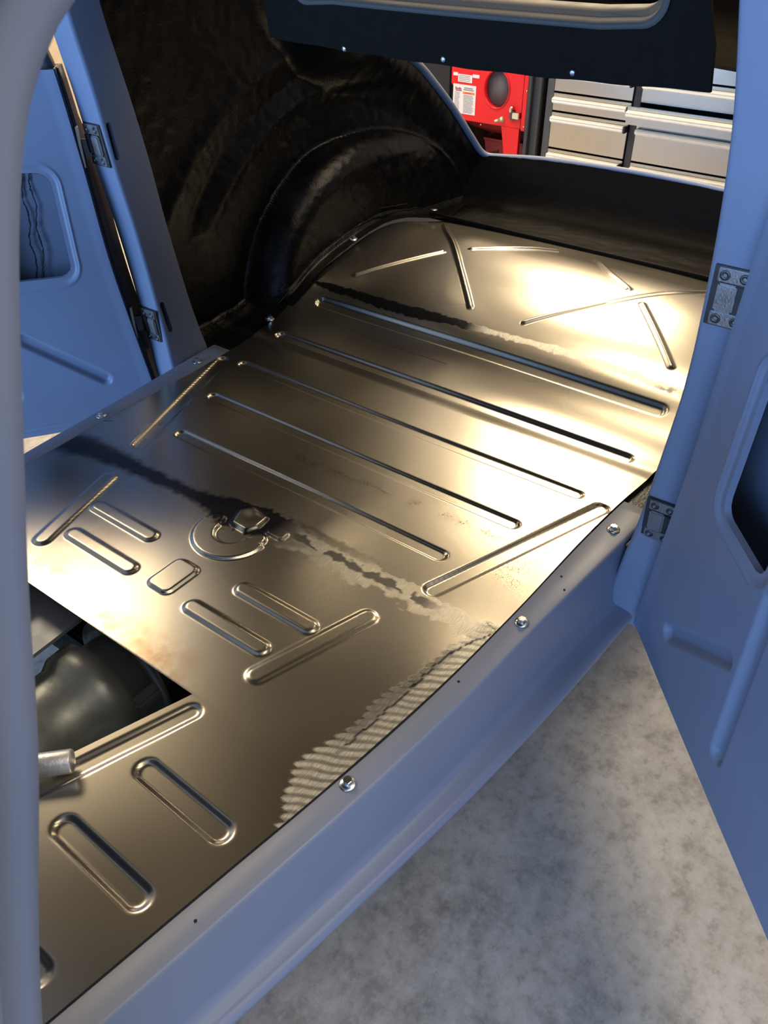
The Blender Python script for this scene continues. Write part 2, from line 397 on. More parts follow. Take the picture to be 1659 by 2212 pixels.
def pan_wear(X, Y):
    n1 = vnoise(X, Y, 40, 1); n2 = vnoise(X, Y, 110, 2); n3 = vnoise(X, Y, 14, 3)
    D = np.zeros_like(X); G = np.zeros_like(X); RU = np.zeros_like(X)
    # welded seam between front and middle pans (x ~ -.065)
    jag = ((n2 - .5) * .020 + (n1 - .5) * .018) * (1 - .6 * sstep(0, .1, Y))
    wdt = ip(Y, [(-.6, .022), (-.3, .030), (-.1, .040), (.05, .050), (.2, .026), (.35, .034), (.5, .06), (.6, .07)])
    c = ip(Y, [(-.6, -.066), (-.3, -.06), (-.1, -.062), (.05, -.075), (.25, -.085), (.45, -.10), (.6, -.13)])
    band = 1 - sstep(.75 - .45 * sstep(.02, .15, Y), 1.0, np.abs(X - c + jag) / wdt)
    left = sstep(-.14, -.04, Y)
    D = np.maximum(D, band * (left * (.92 + .20 * np.exp(-((Y - .03) / .10) ** 2)) + (1 - left) * .15))
    core = (1 - sstep(.006, .012, np.abs(X + .058 + (n2 - .5) * .012))) * sstep(-.47, -.40, Y) * (1 - sstep(-.12, -.04, Y))
    D = np.maximum(D, core * .85 * (n1 > .3))
    D = np.maximum(D, .55 * (1 - sstep(.006, .016, np.abs(X + .030 + (n2 - .5) * .01))) * sstep(-.33, -.2, Y) * (1 - sstep(-.09, -.03, Y)))
    G = np.maximum(G, band * (1 - left) * (.25 + .55 * n2))
    D *= 1 - .75 * (1 - sstep(-.006, .006, np.hypot((X + .076) * 1.0, (Y - .004) * .95) - .030))
    # ground edge along the near sill with its scalloped border
    u = Wd(X) + Y
    B = ip(X, [(-.56, .0), (-.515, .02), (-.49, .040), (-.44, .062), (-.39, .057), (-.29, .054), (-.21, .050), (-.13, .042), (-.08, .036), (-.03, .03), (0, 0)])
    ph = (X + .6 * u) * 2 * math.pi / .0175 + 2.5 * (n3 - .5)
    sc = np.abs(np.sin(ph * .5)); edge = B - .012 * (1 - np.abs(np.sin(ph * .5)) ** .6) + (n1 - .5) * .008
    inb = (1 - sstep(-.002, .002, u - edge)) * (X < -.03) * (X > -.54)
    G = np.maximum(G, inb * (.55 + .45 * sc))
    stripe = sstep(.35, .85, np.sin(ph * 1.0 + 3 * n1) * .5 + .5) * (.45 + .55 * n3) 
    D = np.maximum(D, inb * stripe * (.58 + .40 * sstep(.3, 1.0, u / np.maximum(B, .01)) * sstep(-.46, -.3, X) * (1 - sstep(-.13, -.09, X))))
    D = np.maximum(D, inb * .62 * sstep(.40, .75, u / np.maximum(B, .01)) * sstep(-.42, -.33, X) * (1 - sstep(-.15, -.10, X)))
    ck = ip(X, [(-.45, .024), (-.389, .030), (-.323, .031), (-.262, .032), (-.184, .033), (-.103, .022), (-.06, .004)])
    D = np.maximum(D, (1 - sstep(.0012, .0030, np.abs(u - ck + (n2 - .5) * .005))) * (X > -.40) * (X < -.055) * (.5 + .5 * (X > -.38)))
    # smeared seam between middle and rear pans
    c2 = ip(Y, [(-.6, .800), (-.3, .815), (0, .807), (.15, .802), (.3, .797), (.42, .799), (.55, .800)])
    w2 = ip(Y, [(-.6, .010), (-.3, .012), (-.05, .010), (.1, .013), (.26, .020), (.45, .016), (.54, .012), (.6, .0)])
    b2 = 1 - sstep(.8, 1.0, np.abs(X - c2 + (n2 - .5) * .007 + (n1 - .5) * .005) / np.maximum(w2, 1e-4))
    D = np.maximum(D, b2 * sstep(-.02, .08, Y) * 1.2); G = np.maximum(G, b2 * (1 - sstep(-.02, .1, Y)) * .8)
    D = np.maximum(D, .6 * np.exp(-((X - .802) / .012) ** 2 - ((Y + .505) / .03) ** 2) * (n2 > .4))
    # pencil line and rust freckles
    D = np.maximum(D, .8 * (1 - sstep(.0004, .0014, np.abs(X - .678 - .004 * Y))) * (Y > .03) * (Y < .46))
    RU = np.maximum(RU, np.exp(-((X - .155 + .05 * Y) / .012) ** 2) * sstep(.20, .1, Y) * sstep(-.47, -.40, Y) * 1.0 * (n1 > .4))
    RU = np.maximum(RU, np.exp(-((X - .11) / .07) ** 2 - ((Y + .50) / .05) ** 2) * .8 * (n1 > .35))
    for (a, b_) in [((-.037, -.528), (-.045, -.556)), ((.005, .536), (-.012, .556))]:
        D = np.maximum(D, .9 * (1 - sstep(.0006, .0018, segd(X, Y, a, b_))))
    ST = np.exp(-((X + .425) / .035) ** 2) * (Y > -.2) * (Y < .25) + .5 * np.exp(-((X + .33) / .10) ** 2 - ((Y - .2) / .08) ** 2)
    return np.stack([np.clip(D, 0, 1), np.clip(G, 0, 1), np.clip(RU, 0, 1), 1 - np.clip(ST, 0, 1)], -1)
def make_pan(name, xs, label, hole=False):
    nA, nB = 90, 190
    X = []; Y = []
    tA = np.linspace(0, 1, nA); tB = np.linspace(0, 1, nB)[1:]; tC = np.linspace(0, 1, nA)[1:]
    for x in xs:
        w = float(Wd(x)); h = float(hole_y(x))
        Y.append(np.r_[-w + (w - h) * tA, -h + 2 * h * tB, h + (w - h) * tC]); X.append(np.full(len(Y[-1]), x))
    X = np.array(X); Y = np.array(Y)
    Z = Hz(X, Y) + pan_relief(X, Y) + .0015
    keep = None
    if hole:
        keep = np.ones((X.shape[0] - 1, X.shape[1] - 1), bool)
        keep[np.array(xs[:-1]) < -.4501, nA - 1:nA - 1 + nB - 1] = False
    return grid(name, np.stack([X, Y, Z], -1), STEEL, car, keep, pan_wear(X, Y), flip=True, label=label)
fx = np.r_[np.linspace(-1.12, -.45, 260), np.linspace(-.45, -.066, 160)[1:]]
make_pan('front_floor_pan', fx, 'bare steel front floor section with square cut-out', True)
make_pan('middle_floor_pan', np.linspace(-.066, .800, 350), 'bare steel middle floor section with long cross beads')
make_pan('rear_floor_pan', np.linspace(.800, 1.435, 220), 'domed bare steel rear floor section with crossed ribs')

# ------------------------------------------------------------------ sills
def sill(sgn):
    rings = []
    for x in np.linspace(-1.2, .43, 62):
        w = float(Wd(x)) + .0022; r = float(ip(x, RIDGE)); l = max(float(ip(x, LIP)), r + .02)
        pts = [(w, -.012), (w, -.0005), (w + .0015, .0008)]
        R = .0055
        pts.append((r - R - .004, .0008))
        for a in np.linspace(0, 1.45, 7): pts.append((r - R + R * math.sin(a), .0008 - R + R * math.cos(a)))
        c = r + .014
        pts += [(r + .0010, -.012), (c - .0025, -.108), (c - .0018, -.118), (c - .0005, -.1255), (c + .0030, -.1325), (c + .0085, -.1362), (c + .0135, -.1370)]
        R2 = .012
        pts.append((l - R2 - .004, -.1398))
        for a in np.linspace(0, 2.4, 8): pts.append((l - R2 + R2 * math.sin(a), -.140 - R2 + R2 * math.cos(a)))
        pts += [(l - .045, -.19), (w - .03, -.19), (w - .03, -.012)]
        rings.append([(x, sgn * y, z) for y, z in pts])
    o = sweep('rocker_sill', rings, PAINT, car)
    return o
sill(1); sill(-1)
# small drilled holes in the sill flange, shown as sunk black eyelets
for x, y in ((-.694, -.503), (-.176, -.558), (.147, -.575), (.118, -.596)):
    lathe('flange_hole', [(.0022, .0), (.0022, .0012), (.0012, .0012), (.0012, .0004)], BLACK, car, 10, Matrix.Translation((x, y, .0006)))

# ------------------------------------------------------------------ bolts
def make_bolt(name='floor_bolt'):
    o = lathe(name, [(.0002, 0), (.0125, 0), (.0130, .0006), (.0128, .0017), (.0105, .0022), (.0092, .003), (.0002, .003)], ZINC, car, 24)
    h = bmesh.new(); bmesh.ops.create_cone(h, cap_ends=True, segments=6, radius1=.0075, radius2=.0072, depth=.0075)
    bmesh.ops.translate(h, verts=h.verts, vec=(0, 0, .0065))
    top = [e for e in h.edges if all(v.co.z > .009 for v in e.verts)]
    bmesh.ops.bevel(h, geom=top, offset=.0011, segments=2, affect='EDGES')
    hd = bmobj('bolt_head', h, ZINC, o); return o, hd
b0, h0 = make_bolt()
spots = [(-.429, -.533, .001, 0), (0.0, -.575, .001, 0), (.331, -.594, .001, 0), (.004, .575, .001, 0), (.331, .594, .001, 0),
         (.627, .606, .010, .1), (1.015, .603, .131, .1), (-.429, .533, .001, 0), (.627, -.606, .010, -.1), (1.015, -.603, .131, -.1)]
for i, (x, y, z, tx) in enumerate(spots):
    if i == 0: o = b0; h = h0
    else:
        o = b0.copy(); COL.objects.link(o); o.parent = car; h = h0.copy(); COL.objects.link(h); h.parent = o
    o.location = (x, y, z); o.rotation_euler = (tx * 1.5, -math.atan(float(Hz(x + .01) - Hz(x - .01)) / .02), random.random())
lathe('plug_washer', [(.0002, 0), (.013, 0), (.0132, .002), (.011, .003), (.0002, .003)], ZINC, car, 24, Matrix.Translation((1.395, .560, .128)) @ Matrix.Rotation(.15, 4, 'Y'), label='flat silver plug washer')

# ------------------------------------------------------------------ door pillars with hinges
YIN = [(-.20, .628), (-.10, .632), (0, .643), (.074, .649), (.162, .657), (.287, .668), (.346, .673), (.507, .678), (.655, .675), (.775, .669), (.91, .652), (1.06, .630)]
XJ = [(-.2, .288), (0, .286), (.162, .281), (.287, .276), (.346, .272), (.507, .252), (.655, .234), (.775, .212), (1.06, .150)]
XR = [(-.2, .407), (0, .405), (.147, .388), (.248, .378), (.325, .371), (.495, .355), (.607, .336), (.692, .318), (.823, .288), (1.06, .225)]
def xj(z): return float(ip(z, XJ))
def pillar(sgn):
    rings = []
    for z in np.linspace(-.17, 1.06, 42):
        yi = float(ip(z, YIN)); x0 = xj(z); x1 = float(ip(z, XR))
        flare = .016 * math.exp(-max(z, 0) / .03)
        yo = yi + .082
        x0f = x0 - flare * .35; R = .010
        ring = []
        for (cx, cy, a0) in ((x0f + R, yi + R - flare * .3, 180), (x1 - .003 + flare * .4, yi + .003 - flare * .3, 270), (x1, yo - .004, 0), (x0f + .016, yo - .016, 90)):
            rr = {180: R, 270: .003, 0: .004, 90: .016}[a0]
            for k in range(5):
                a = math.radians(a0 + k * 22.5); ring.append((cx + rr * math.cos(a), sgn * (cy + rr * math.sin(a)), z))
        rings.append(ring)
    o = sweep('door_pillar', rings, PAINT, car)
    cs = []
    for z0, z1, x in ((.512, .594, .263), (.080, .164, .303)):     # lightening slots in the inner face
        bmc = bmesh.new(); L = z1 - z0; prof = []
        for k in range(8): a = math.pi * k / 7; prof.append((.007 * math.cos(a), L / 2 - .007 + .007 * math.sin(a)))
        for k in range(8): a = math.pi + math.pi * k / 7; prof.append((.007 * math.cos(a), -L / 2 + .007 + .007 * math.sin(a)))
        lean = -.10
        f1 = [bmc.verts.new((x + p[0] + lean * p[1], sgn * .55, (z0 + z1) / 2 + p[1])) for p in prof]
        f2 = [bmc.verts.new((x + p[0] + lean * p[1], sgn * .72, (z0 + z1) / 2 + p[1])) for p in prof]
        bmc.faces.new(f1); bmc.faces.new(f2[::-1])
        for k in range(16): bmc.faces.new((f1[k], f2[k], f2[(k + 1) % 16], f1[(k + 1) % 16]))
        c = bmobj('slot_cutter', bmc, PAINT); cs.append(c)
    cut(o, cs)
    for p in o.data.polygons: p.use_smooth = True
    md = o.modifiers.new('edges', 'EDGE_SPLIT'); md.split_angle = math.radians(32)
    # dark block stands in for the shade inside each slot
    for z0, z1, x in ((.512, .594, .263), (.080, .164, .303)):
        yy = float(ip((z0 + z1) / 2, YIN))
        box('slot_shade_block', (x + .002, sgn * (yy + .014), (z0 + z1) / 2), (.013, .006, z1 - z0 - .006), RUBBER, o, .002, None)
    for zc, up in ((.544, True), (.099, False)):
        yi = float(ip(zc, YIN)) + .010; x0 = xj(zc) - .0015
        # local frame: a = outward, b = up along the jamb, n = towards the front
        M = axes((x0, sgn * (yi + .028), zc), Vector((0, sgn, 0)), Vector((-.08, 0, 1)).normalized(), Vector((-1, 0, -.08)).normalized())
        h = box('hinge', (0, 0, 0), (.060, .094, .003), HINGE_D, o, .0012, M)  # dark base plate stands in for the shaded hinge pocket
        box('hinge_strap', (.003, .0335, .002), (.052, .021, .005), HINGE, h, .0012, M)
        box('hinge_strap', (.003, -.0335, .002), (.052, .021, .005), HINGE, h, .0012, M)
        box('hinge_knuckle', (-.006, 0, .0035), (.028, .044, .009), HINGE, h, .0030, M)
        box('hinge_leaf', (.018, .002, .004), (.018, .042, .008), HINGE_D, h, .0015, M)
        for a in (-.013, .015):
            for b_ in (-.0335, .0335):
                lathe('screw', [(.0002, .003), (.0072, .003), (.0076, .0048), (.0066, .0056), (.0032, .0056), (.0028, .0042), (.0002, .0042)], HINGE_D, h, 16, M @ Matrix.Translation((a, b_, 0)))
    return o
PF = pillar(1); PN = pillar(-1)
# ------------------------------------------------------------------ doors
def s0(z): return ip(z, [(-.22, -.024), (-.14, -.015), (.1, .016), (.26, .035), (.5, .050), (.66, .062), (.78, .075)])
def door(sgn):
    ang = math.radians(41); ca, sa = math.cos(ang), math.sin(ang)
    U = Vector((-ca, sgn * sa, 0)); Nn = Vector((-sa, -sgn * ca, 0)); H = Vector((.25, sgn * .705, 0))
    def P3(s, z, d): return H + U * s + Vector((0, 0, z)) + Nn * d
    zb = -.14 if sgn < 0 else -.178; zt = .70; L = 1.02
    ns, nz = 330, 250
    zz = np.linspace(zb, zt, nz); S = np.zeros((nz, ns)); Zg = np.zeros((nz, ns)); 
    for i, z in enumerate(zz):
        a = float(s0(z)); S[i] = a + (L - a) * np.linspace(0, 1, ns) ** 1.35
        bow = (-.012 * np.sin(np.linspace(0, 1, ns) * 2.2)) if sgn < 0 else -.06 * np.clip(S[i], 0, .4) + .01
        Zg[i] = z + bow * (1 - (z - zb) / (zt - zb))
    hole = [(.155, .270), (.300, .262), (.318, .515), (.168, .520)] if sgn < 0 else [(.130, .248), (.330, .243), (.345, .492), (.128, .492)]
    rr = .024 if sgn < 0 else .030
    if sgn > 0: hole[2] = (.33, .500)
    sd = rpoly_sd(S, Zg, hole, rr)
    # snap lattice points near the opening onto its outline
    e = 1e-4; gx = (rpoly_sd(S + e, Zg, hole, rr) - sd) / e; gz = (rpoly_sd(S, Zg + e, hole, rr) - sd) / e
    near_ = np.abs(sd) < .0019
    S = np.where(near_, S - gx * sd, S); Zg = np.where(near_, Zg - gz * sd, Zg); sdn = np.where(near_, 0, sd)
    D = -.003 * (1 - sstep(.010, .016, sdn)) + .0025 * (1 - sstep(.0, .004, np.abs(sd - .022)))
    def dbead(a, b_, hw, dep):
        return dep * (1 - sstep(hw * .35, hw * 1.05, segd(S, Zg, a, b_)))
    D = D + dbead((.112, -.036), (.290, .095), .019, -.0125) + dbead((.348, -.060), (.338, .25), .020, -.0125) + dbead((.62, -.06), (.62, .25), .02, -.0085) + dbead((.86, -.036), (.68, .095), .019, -.0085)
    D += .002 * sstep(.03, .0, S - s0(Zg)) 
    if sgn > 0:
        D -= .004 * (1 - sstep(.0006, .0022, np.abs(Zg - (zb + .026 - .06 * np.clip(S, 0, .4)+.01)))) + .004 * (1 - sstep(.0006, .0022, np.abs(Zg - (zb + .012 - .06 * np.clip(S, 0, .4)+.01))))
    HP = np.array(H); Uv = np.array(U); Nv = np.array(Nn)
    P = HP + S[..., None] * Uv + Zg[..., None] * np.array([0, 0, 1.]) + D[..., None] * Nv
    keep = ~((sdn[:-1, :-1] <= 1e-9) & (sdn[1:, :-1] <= 1e-9) & (sdn[:-1, 1:] <= 1e-9) & (sdn[1:, 1:] <= 1e-9))
    o = grid('door', P, PAINT, car, keep, None, flip=(sgn < 0))
    # returned lip of the opening
    Q = np.array(hole); c = Q.mean(0); ring = []
    for a in np.linspace(0, 2 * math.pi, 72, endpoint=False):
        dv = np.array([math.cos(a), math.sin(a)]); lo, hi = 0, .3
        for _ in range(30):
            mid = (lo + hi) / 2
            if rpoly_sd(np.array([c[0] + dv[0] * mid]), np.array([c[1] + dv[1] * mid]), hole, rr)[0] < 0: lo = mid
            else: hi = mid
        ring.append((c[0] + dv[0] * lo, c[1] + dv[1] * lo))
    ring2 = [(c[0] + (p[0] - c[0]) * 1.0, c[1] + (p[1] - c[1]) * 1.0) for p in ring]
    rings = [[P3(p[0], p[1], -.0028) for p in ring], [P3(p[0], p[1], -.007) for p in ring2], [P3(p[0], p[1], -.014) for p in ring2]]
    sweep('opening_lip', rings, PAINT, o, True, False)
    # outer skin, bellied
    zs = np.linspace(zb - .004, zt, 30); ss = np.linspace(0, 1, 40); G = np.zeros((30, 40, 3))
    for i, z in enumerate(zs):
        a = float(s0(z)) - .012
        for j, t in enumerate(ss):
            s = a + (L - a) * t; d = -.058 - .030 * math.sin(math.pi * (i / 29) * .9 + .1) * 1.0
            bw = (-.012 * math.sin(t * 2.2) if sgn < 0 else -.06 * min(max(s, 0), .4) + .01) * (1 - i / 29)
            G[i, j] = P3(s, z + bw, d)
    sk = grid('door_skin', G, PAINT_IN, o, flip=(sgn > 0)); thick(sk, .0015)
    # folded hinge-side edge with weatherstrip, bottom edge and latch edge
    rings = []; rub = []; lock = []
    for z in np.linspace(zb - .002, zt, 30):
        a = float(s0(z)); k = 1 - float(sstep(.50, .62, z))
        rings.append([P3(a + .001, z, 0), P3(a - .003, z, -.004), P3(a - .004, z, -.02), P3(a - .008 - .006 * k, z, -.05), P3(a - .012 - .016 * k, z, -.060 - .012 * k), P3(a + .01, z, -.055), P3(a + .012, z, -.006)])
        rub.append([P3(a - .0035 + .0045 * math.cos(q) - .002, z, -.020 + .008 * math.sin(q)) for q in np.linspace(0, 2 * math.pi, 8, endpoint=False)])
        lock.append([P3(L - .004, z, 0), P3(L + .002, z, -.004), P3(L + .002, z, -.06), P3(L - .006, z, -.06)])
    sweep('hinge_edge', rings, DKPAINT, o, True, True, True, label='dark hinge-side door edge')
    sweep('weatherstrip', rub, RUBBER, o)
    sweep('latch_edge', lock, PAINT, o, True, True, False)
    bot = []
    for s in np.linspace(-.012, L, 30):
        t = (s + .012) / (L + .012); b_ = (-.012 * math.sin(t ** (1 / 1.35) * 2.2) if sgn < 0 else -.06 * min(max(s, 0), .4) + .01)
        bot.append([P3(s, zb + b_, 0), P3(s, zb - .003 + b_, -.003), P3(s, zb - .006 + b_, -.055), P3(s, zb + b_, -.06)])
    sweep('bottom_edge', bot, PAINT, o, True, True, False)
    # upper window frame and hinge leaves on the door edge
    fr = []
    for z in np.linspace(zt - .01, 1.0, 16):
        a = float(s0(min(z, .78))) + max(z - .70, 0) * .16
        fr.append([P3(a + dx, z, d) for dx, d in ((0, -.012), (.028, -.012), (.032, -.03), (.028, -.050), (0, -.055))])
    sweep('window_frame', fr, DKPAINT, o, label='dark door window post')
    for zc in (.540, .108):
        a = float(s0(zc))
        M = axes(P3(a - .004, zc, -.012), U, Vector((0, 0, 1)), Nn)
        hl = box('door_hinge_leaf', (-.002, 0, 0), (.006, .088, .012), HINGE, o, .001, M)
        box('hinge_arm', (-.012, -.006, -.012), (.02, .04, .008), HINGE_D, hl, .001, M)
    if sgn > 0:
        for s in (.205, .225):
            pts = [P3(s + .004 * math.sin(z * 60 + s * 90) + .003 * (random.random() - .5) - (z - .25) * .10, z, -.066 - .012 * math.sin(z * 3)) for z in np.linspace(.18, .56, 60)]
            tube('sealant_line', pts, [.0011 + .0014 * random.random() for _ in pts], SEAL, o, 5)
    return o
door(1); door(-1)

# ------------------------------------------------------------------ windscreen pillars (near one frames the view)
EP = [(-1.02, -.590, -.17), (-.975, -.595, -.02), (-.935, -.600, .12), (-.895, -.600, .287), (-.862, -.606, .42), (-.820, -.620, .590), (-.788, -.617, .709), (-.759, -.614, .806), (-.733, -.604, .874),
      (-.714, -.597, .915), (-.696, -.591, .943), (-.670, -.586, .970), (-.642, -.582, .988), (-.59, -.575, 1.010), (-.50, -.565, 1.030), (-.25, -.60, 1.045), (.05, -.655, 1.045), (.25, -.685, 1.045), (.62, -.69, 1.03)]
def apillar_frames(n=120):
    P = smoothpath(EP, n); fr = []
    for i in range(n):
        t = Vector(P[min(i + 1, n - 1)] - P[max(i - 1, 0)]).normalized(); out = Vector((0, -1, 0)); out = (out - t * out.dot(t)).normalized()
        away = t.cross(out);                               # towards the pillar's body, away from the opening
        if away.x > 0 and P[i][2] < .9: away = -away
        if away.z < 0 and P[i][2] >= .9: away = -away
        fr.append((Vector(P[i]), away, out))
    return fr
FR = apillar_frames()
PROF = [(.034, -.022), (.004, -.018), (.0004, -.008), (.0, -.002), (.0012, .0), (.012, .0004), (.026, .0008), (.0350, .0010), (.0368, .0016), (.0376, .0035), (.0380, .0090), (.0388, .0118), (.0410, .0132), (.046, .0138), (.058, .0128), (.078, .0070), (.105, -.006), (.105, -.03)]
for s in (1, -1):
    rings = []
    for p, a, o_ in FR:
        lowf = 1.0
        rings.append([(q.x, q.y if s < 0 else -q.y, q.z) for q in (p + a * (t * (lowf if t < .03 else 1)) + o_ * (u * lowf) for t, u in PROF)])
    sweep('windscreen_pillar', rings, PAINT, car)

# masking tape wrapped on the near windscreen pillar
tp = empty('masking_tape', FR[0][0], 'yellow masking tape stuck on the near windscreen pillar', 'tape')
def tape_strip(z0, z1, prof):
    rows = []
    for p, a, o_ in FR:
        if z0 <= p.z <= z1 and p.x < -.6:
            rows.append([p + a * t + o_ * u - FR[0][0] for t, u in prof])
    v = [q for r in rows for q in r]; n = len(prof)
    fs = [(i * n + k, i * n + k + 1, (i + 1) * n + k + 1, (i + 1) * n + k) for i in range(len(rows) - 1) for k in range(n - 1)]
    thick(meshobj('tape_strip', v, fs, TAPE, tp), .0003)
tape_strip(.797, .8285, [(-.0007, -.012), (-.0007, -.0015), (.0008, .0006), (.012, .0010), (.026, .0014), (.0340, .0017), (.0362, .0026)])
tape_strip(.787, .814, [(.0355, .0022), (.0366, .0040), (.0371, .0092), (.0382, .0126), (.0408, .0139), (.046, .0145), (.058, .0135), (.070, .0105)])

# ------------------------------------------------------------------ rear quarters with wheel tubs, black sprayed
YW = [(.24, .738), (.66, .742), (.95, .742), (1.15, .705), (1.4, .655), (1.6, .612), (1.75, .585), (1.9, .56)]
ZTOP = [(.24, 1.06), (.50, 1.05), (.62, 1.0), (.80, .85), (.95, .725), (1.35, .565), (1.55, .42), (1.70, .262), (1.74, .236), (1.80, .236)]
def wall_y(X, Z):
    y = ip(X, YW); up = np.clip(Z - .45, 0, 1)
    y = y - .22 * up ** 1.5
    e = np.sqrt(((X - 1.17) / .505) ** 2 + ((Z + .01) / .405) ** 2); s = (1 - e) * .43
    D = np.maximum(y - .628 + .02 * np.clip((.12 - Z) / .2, 0, 1), 0)
    r = .072; tub = D * np.where(s <= 0, 0, np.where(s >= r, 1, np.sqrt(np.clip(1 - (1 - s / r) ** 2, 0, 1))))
    lip = .004 * np.exp(-(s / .006) ** 2)
    sw = .009 * np.exp(-((e - 1.36) / .05) ** 2) - .008 * np.exp(-((e - 1.50) / .05) ** 2) + .010 * np.exp(-((e - 1.68) / .06) ** 2)
    return y - tub - lip - sw * sstep(.2, .35, Z)
RIMY = [(.62, .70), (.80, .60), (.93, .520), (1.12, .570), (1.35, .607), (1.45, .609), (1.55, .605), (1.65, .592), (1.705, .578), (1.80, .555)]
def quarter(sgn):
    xs = np.linspace(.312, 1.80, 300); nf = 14; nv = 170; P = np.zeros((len(xs), nf + nv, 3))
    for i, x in enumerate(xs):
        z0 = float(Hz(x)) - .006 + .014 * (x > .3) * float(sstep(.62, .75, x)); w = float(Wd(x)) if x < 1.43 else .545 + .03 * float(sstep(1.43, 1.6, x))
        zt = float(ip(x, ZTOP)); zv = z0 + .012 + (zt - z0 - .012) * np.linspace(0, 1, nv) ** 1.0
        yb = float(wall_y(np.array([x]), np.array([z0 + .012]))[0])
        yw_ = wall_y(np.full(nv, x), zv); yb = max(float(yw_[0]), w + .018)
        yw_ = np.maximum(yw_, yb - (zv - zv[0]) * 4)
        if x > .70:
            k = sstep(.15, .0, zt - zv) * float(sstep(.70, .95, x)); yw_ = yw_ * (1 - k) + np.minimum(yw_, float(ip(x, RIMY))) * k
        t = np.linspace(0, 1, nf + 1)[:-1]
        fy = w - .015 + (yb - w + .015) * t; fz = z0 - .002 + .014 * sstep(.7, 1.0, t)
        P[i, :nf] = np.stack([np.full(nf, x), sgn * fy, fz], -1); P[i, nf:] = np.stack([np.full(nv, x), sgn * yw_, zv], -1)
    nz = vnoise(P[..., 0] * 1.0, P[..., 2] * 1.0 + P[..., 1], 55, 5) + .6 * vnoise(P[..., 0], P[..., 2] + P[..., 1], 20, 6)
    P[..., 1] += sgn * (nz - .8) * .0022
    o = grid('quarter_panel', P, LINER, car, flip=(sgn > 0)); o['label'] = 'black sprayed rear quarter with wheel tub'
    Q = P[::5, nf::6].copy(); Q[..., 1] = sgn * (ip(Q[..., 0], YW) - .22 * np.clip(Q[..., 2] - .45, 0, 1) ** 1.5 + .032); Q[:, 0, 2] = -.2
    ok = grid('quarter_skin', Q, PAINT, car, flip=(sgn < 0)); thick(ok, .002)
    # rough overspray ridges where sheets meet
    for pts in ([(.46, .70, .012), (.55, .712, .016), (.655, .722, .02)], [(.70, .632, .060), (.85, .634, .110), (1.0, .632, .165), (1.15, .632, .175), (1.3, .60, .165)], [(.68, .622, .030), (.82, .624, .075), (.95, .624, .128), (1.1, .622, .155), (1.25, .606, .152), (1.36, .585, .14)]):
        pp = smoothpath([(x, sgn * (y + .002), z) for x, y, z in pts], 60)
        tube('liner_ridge', [p + (np.random.default_rng(i).random(3) - .5) * .003 for i, p in enumerate(pp)], [.0022 + .0018 * random.random() for _ in pp], LINER, o, 6)
    return o
quarter(1); quarter(-1)

# trunk floor, tail panel and painted opening rim
ys = np.linspace(-.60, .60, 80)
TP = smoothpath([(1.425, .086), (1.428, .104), (1.436, .106), (1.446, .094), (1.50, .088), (1.58, .087), (1.63, .096), (1.655, .122), (1.672, .160), (1.690, .200), (1.705, .232)], 60)
P = np.zeros((60, 80, 3))
for j, y in enumerate(ys):
    bow = .045 * (1 - (y / .6) ** 2) * sstep(1.5, 1.7, TP[:, 0])
    P[:, j] = np.stack([TP[:, 0] + bow, np.full(60, y), TP[:, 1] + .02 * (1 - (y / .6) ** 2) * sstep(1.6, 1.7, TP[:, 0])], -1)
P[..., 2] += (vnoise(P[..., 0] + P[..., 2], P[..., 1], 60, 8) - .5) * .003 * (P[..., 0] > 1.45)
tf = grid('trunk_floor', P, TRUNK, car, flip=True); tf['label'] = 'black sprayed trunk floor and tail panel'
RIM = [(.93, .515, .735), (1.12, .565, .668), (1.35, .602, .566), (1.45, .604, .495), (1.55, .601, .412), (1.65, .588, .308), (1.705, .574, .246), (1.722, .556, .232), (1.735, .52, .231), (1.752, .35, .243), (1.760, .0, .252)]
path = RIM + [(x, -y, z) for x, y, z in RIM[::-1][1:]]
pp = smoothpath(path, 180); rings = []
for i in range(180):
    t = Vector(pp[min(i + 1, 179)] - pp[max(i - 1, 0)]).normalized(); n1 = Vector((.55, 0, .83)); n1 = (n1 - t * n1.dot(t)).normalized(); n2 = t.cross(n1)
    rings.append([Vector(pp[i]) + n1 * (.010 * math.cos(a)) + n2 * (.014 * math.sin(a)) for a in np.linspace(0, 2 * math.pi, 12, endpoint=False)])
sweep('trunk_opening_rim', rings, PAINT, car, label='pale painted rim of the trunk opening')

# bulkhead below the rear window, with its window hole
def bx(z): return .612 - .10 * (z - .72)
def panel_mesh():
    bm = bmesh.new(); 
    yb = np.linspace(-.512, .50, 40)
    out = [(y, .7195 - .012 * math.cos((y) * 3.0) + .012 + .004 * math.sin(y * 40)*.25) for y in yb] + [(.505, .80), (.46, .95), (.40, 1.06), (-.40, 1.06), (-.46, .95), (-.505, .80)]
    f1 = [bm.verts.new((bx(z), y, z)) for y, z in out]; f2 = [bm.verts.new((bx(z) + .010, y, z)) for y, z in out]
    n = len(out); bm.faces.new(f1); bm.faces.new(f2[::-1])
    for k in range(n): bm.faces.new((f1[k], f2[k], f2[(k + 1) % n], f1[(k + 1) % n]))
    return bmobj('rear_bulkhead', bm, FELT, car, label='black flocked panel under the rear window')
bh = panel_mesh()
win = []
for (cy, cz, a0) in ((-.372, .862, 180), (.372, .850, 270), (.36, .99, 0), (-.36, .99, 90)):
    for k in range(9):
        a = math.radians(a0 + k * 11.25 + (0 if True else 0)); win.append((cy, cz, a))
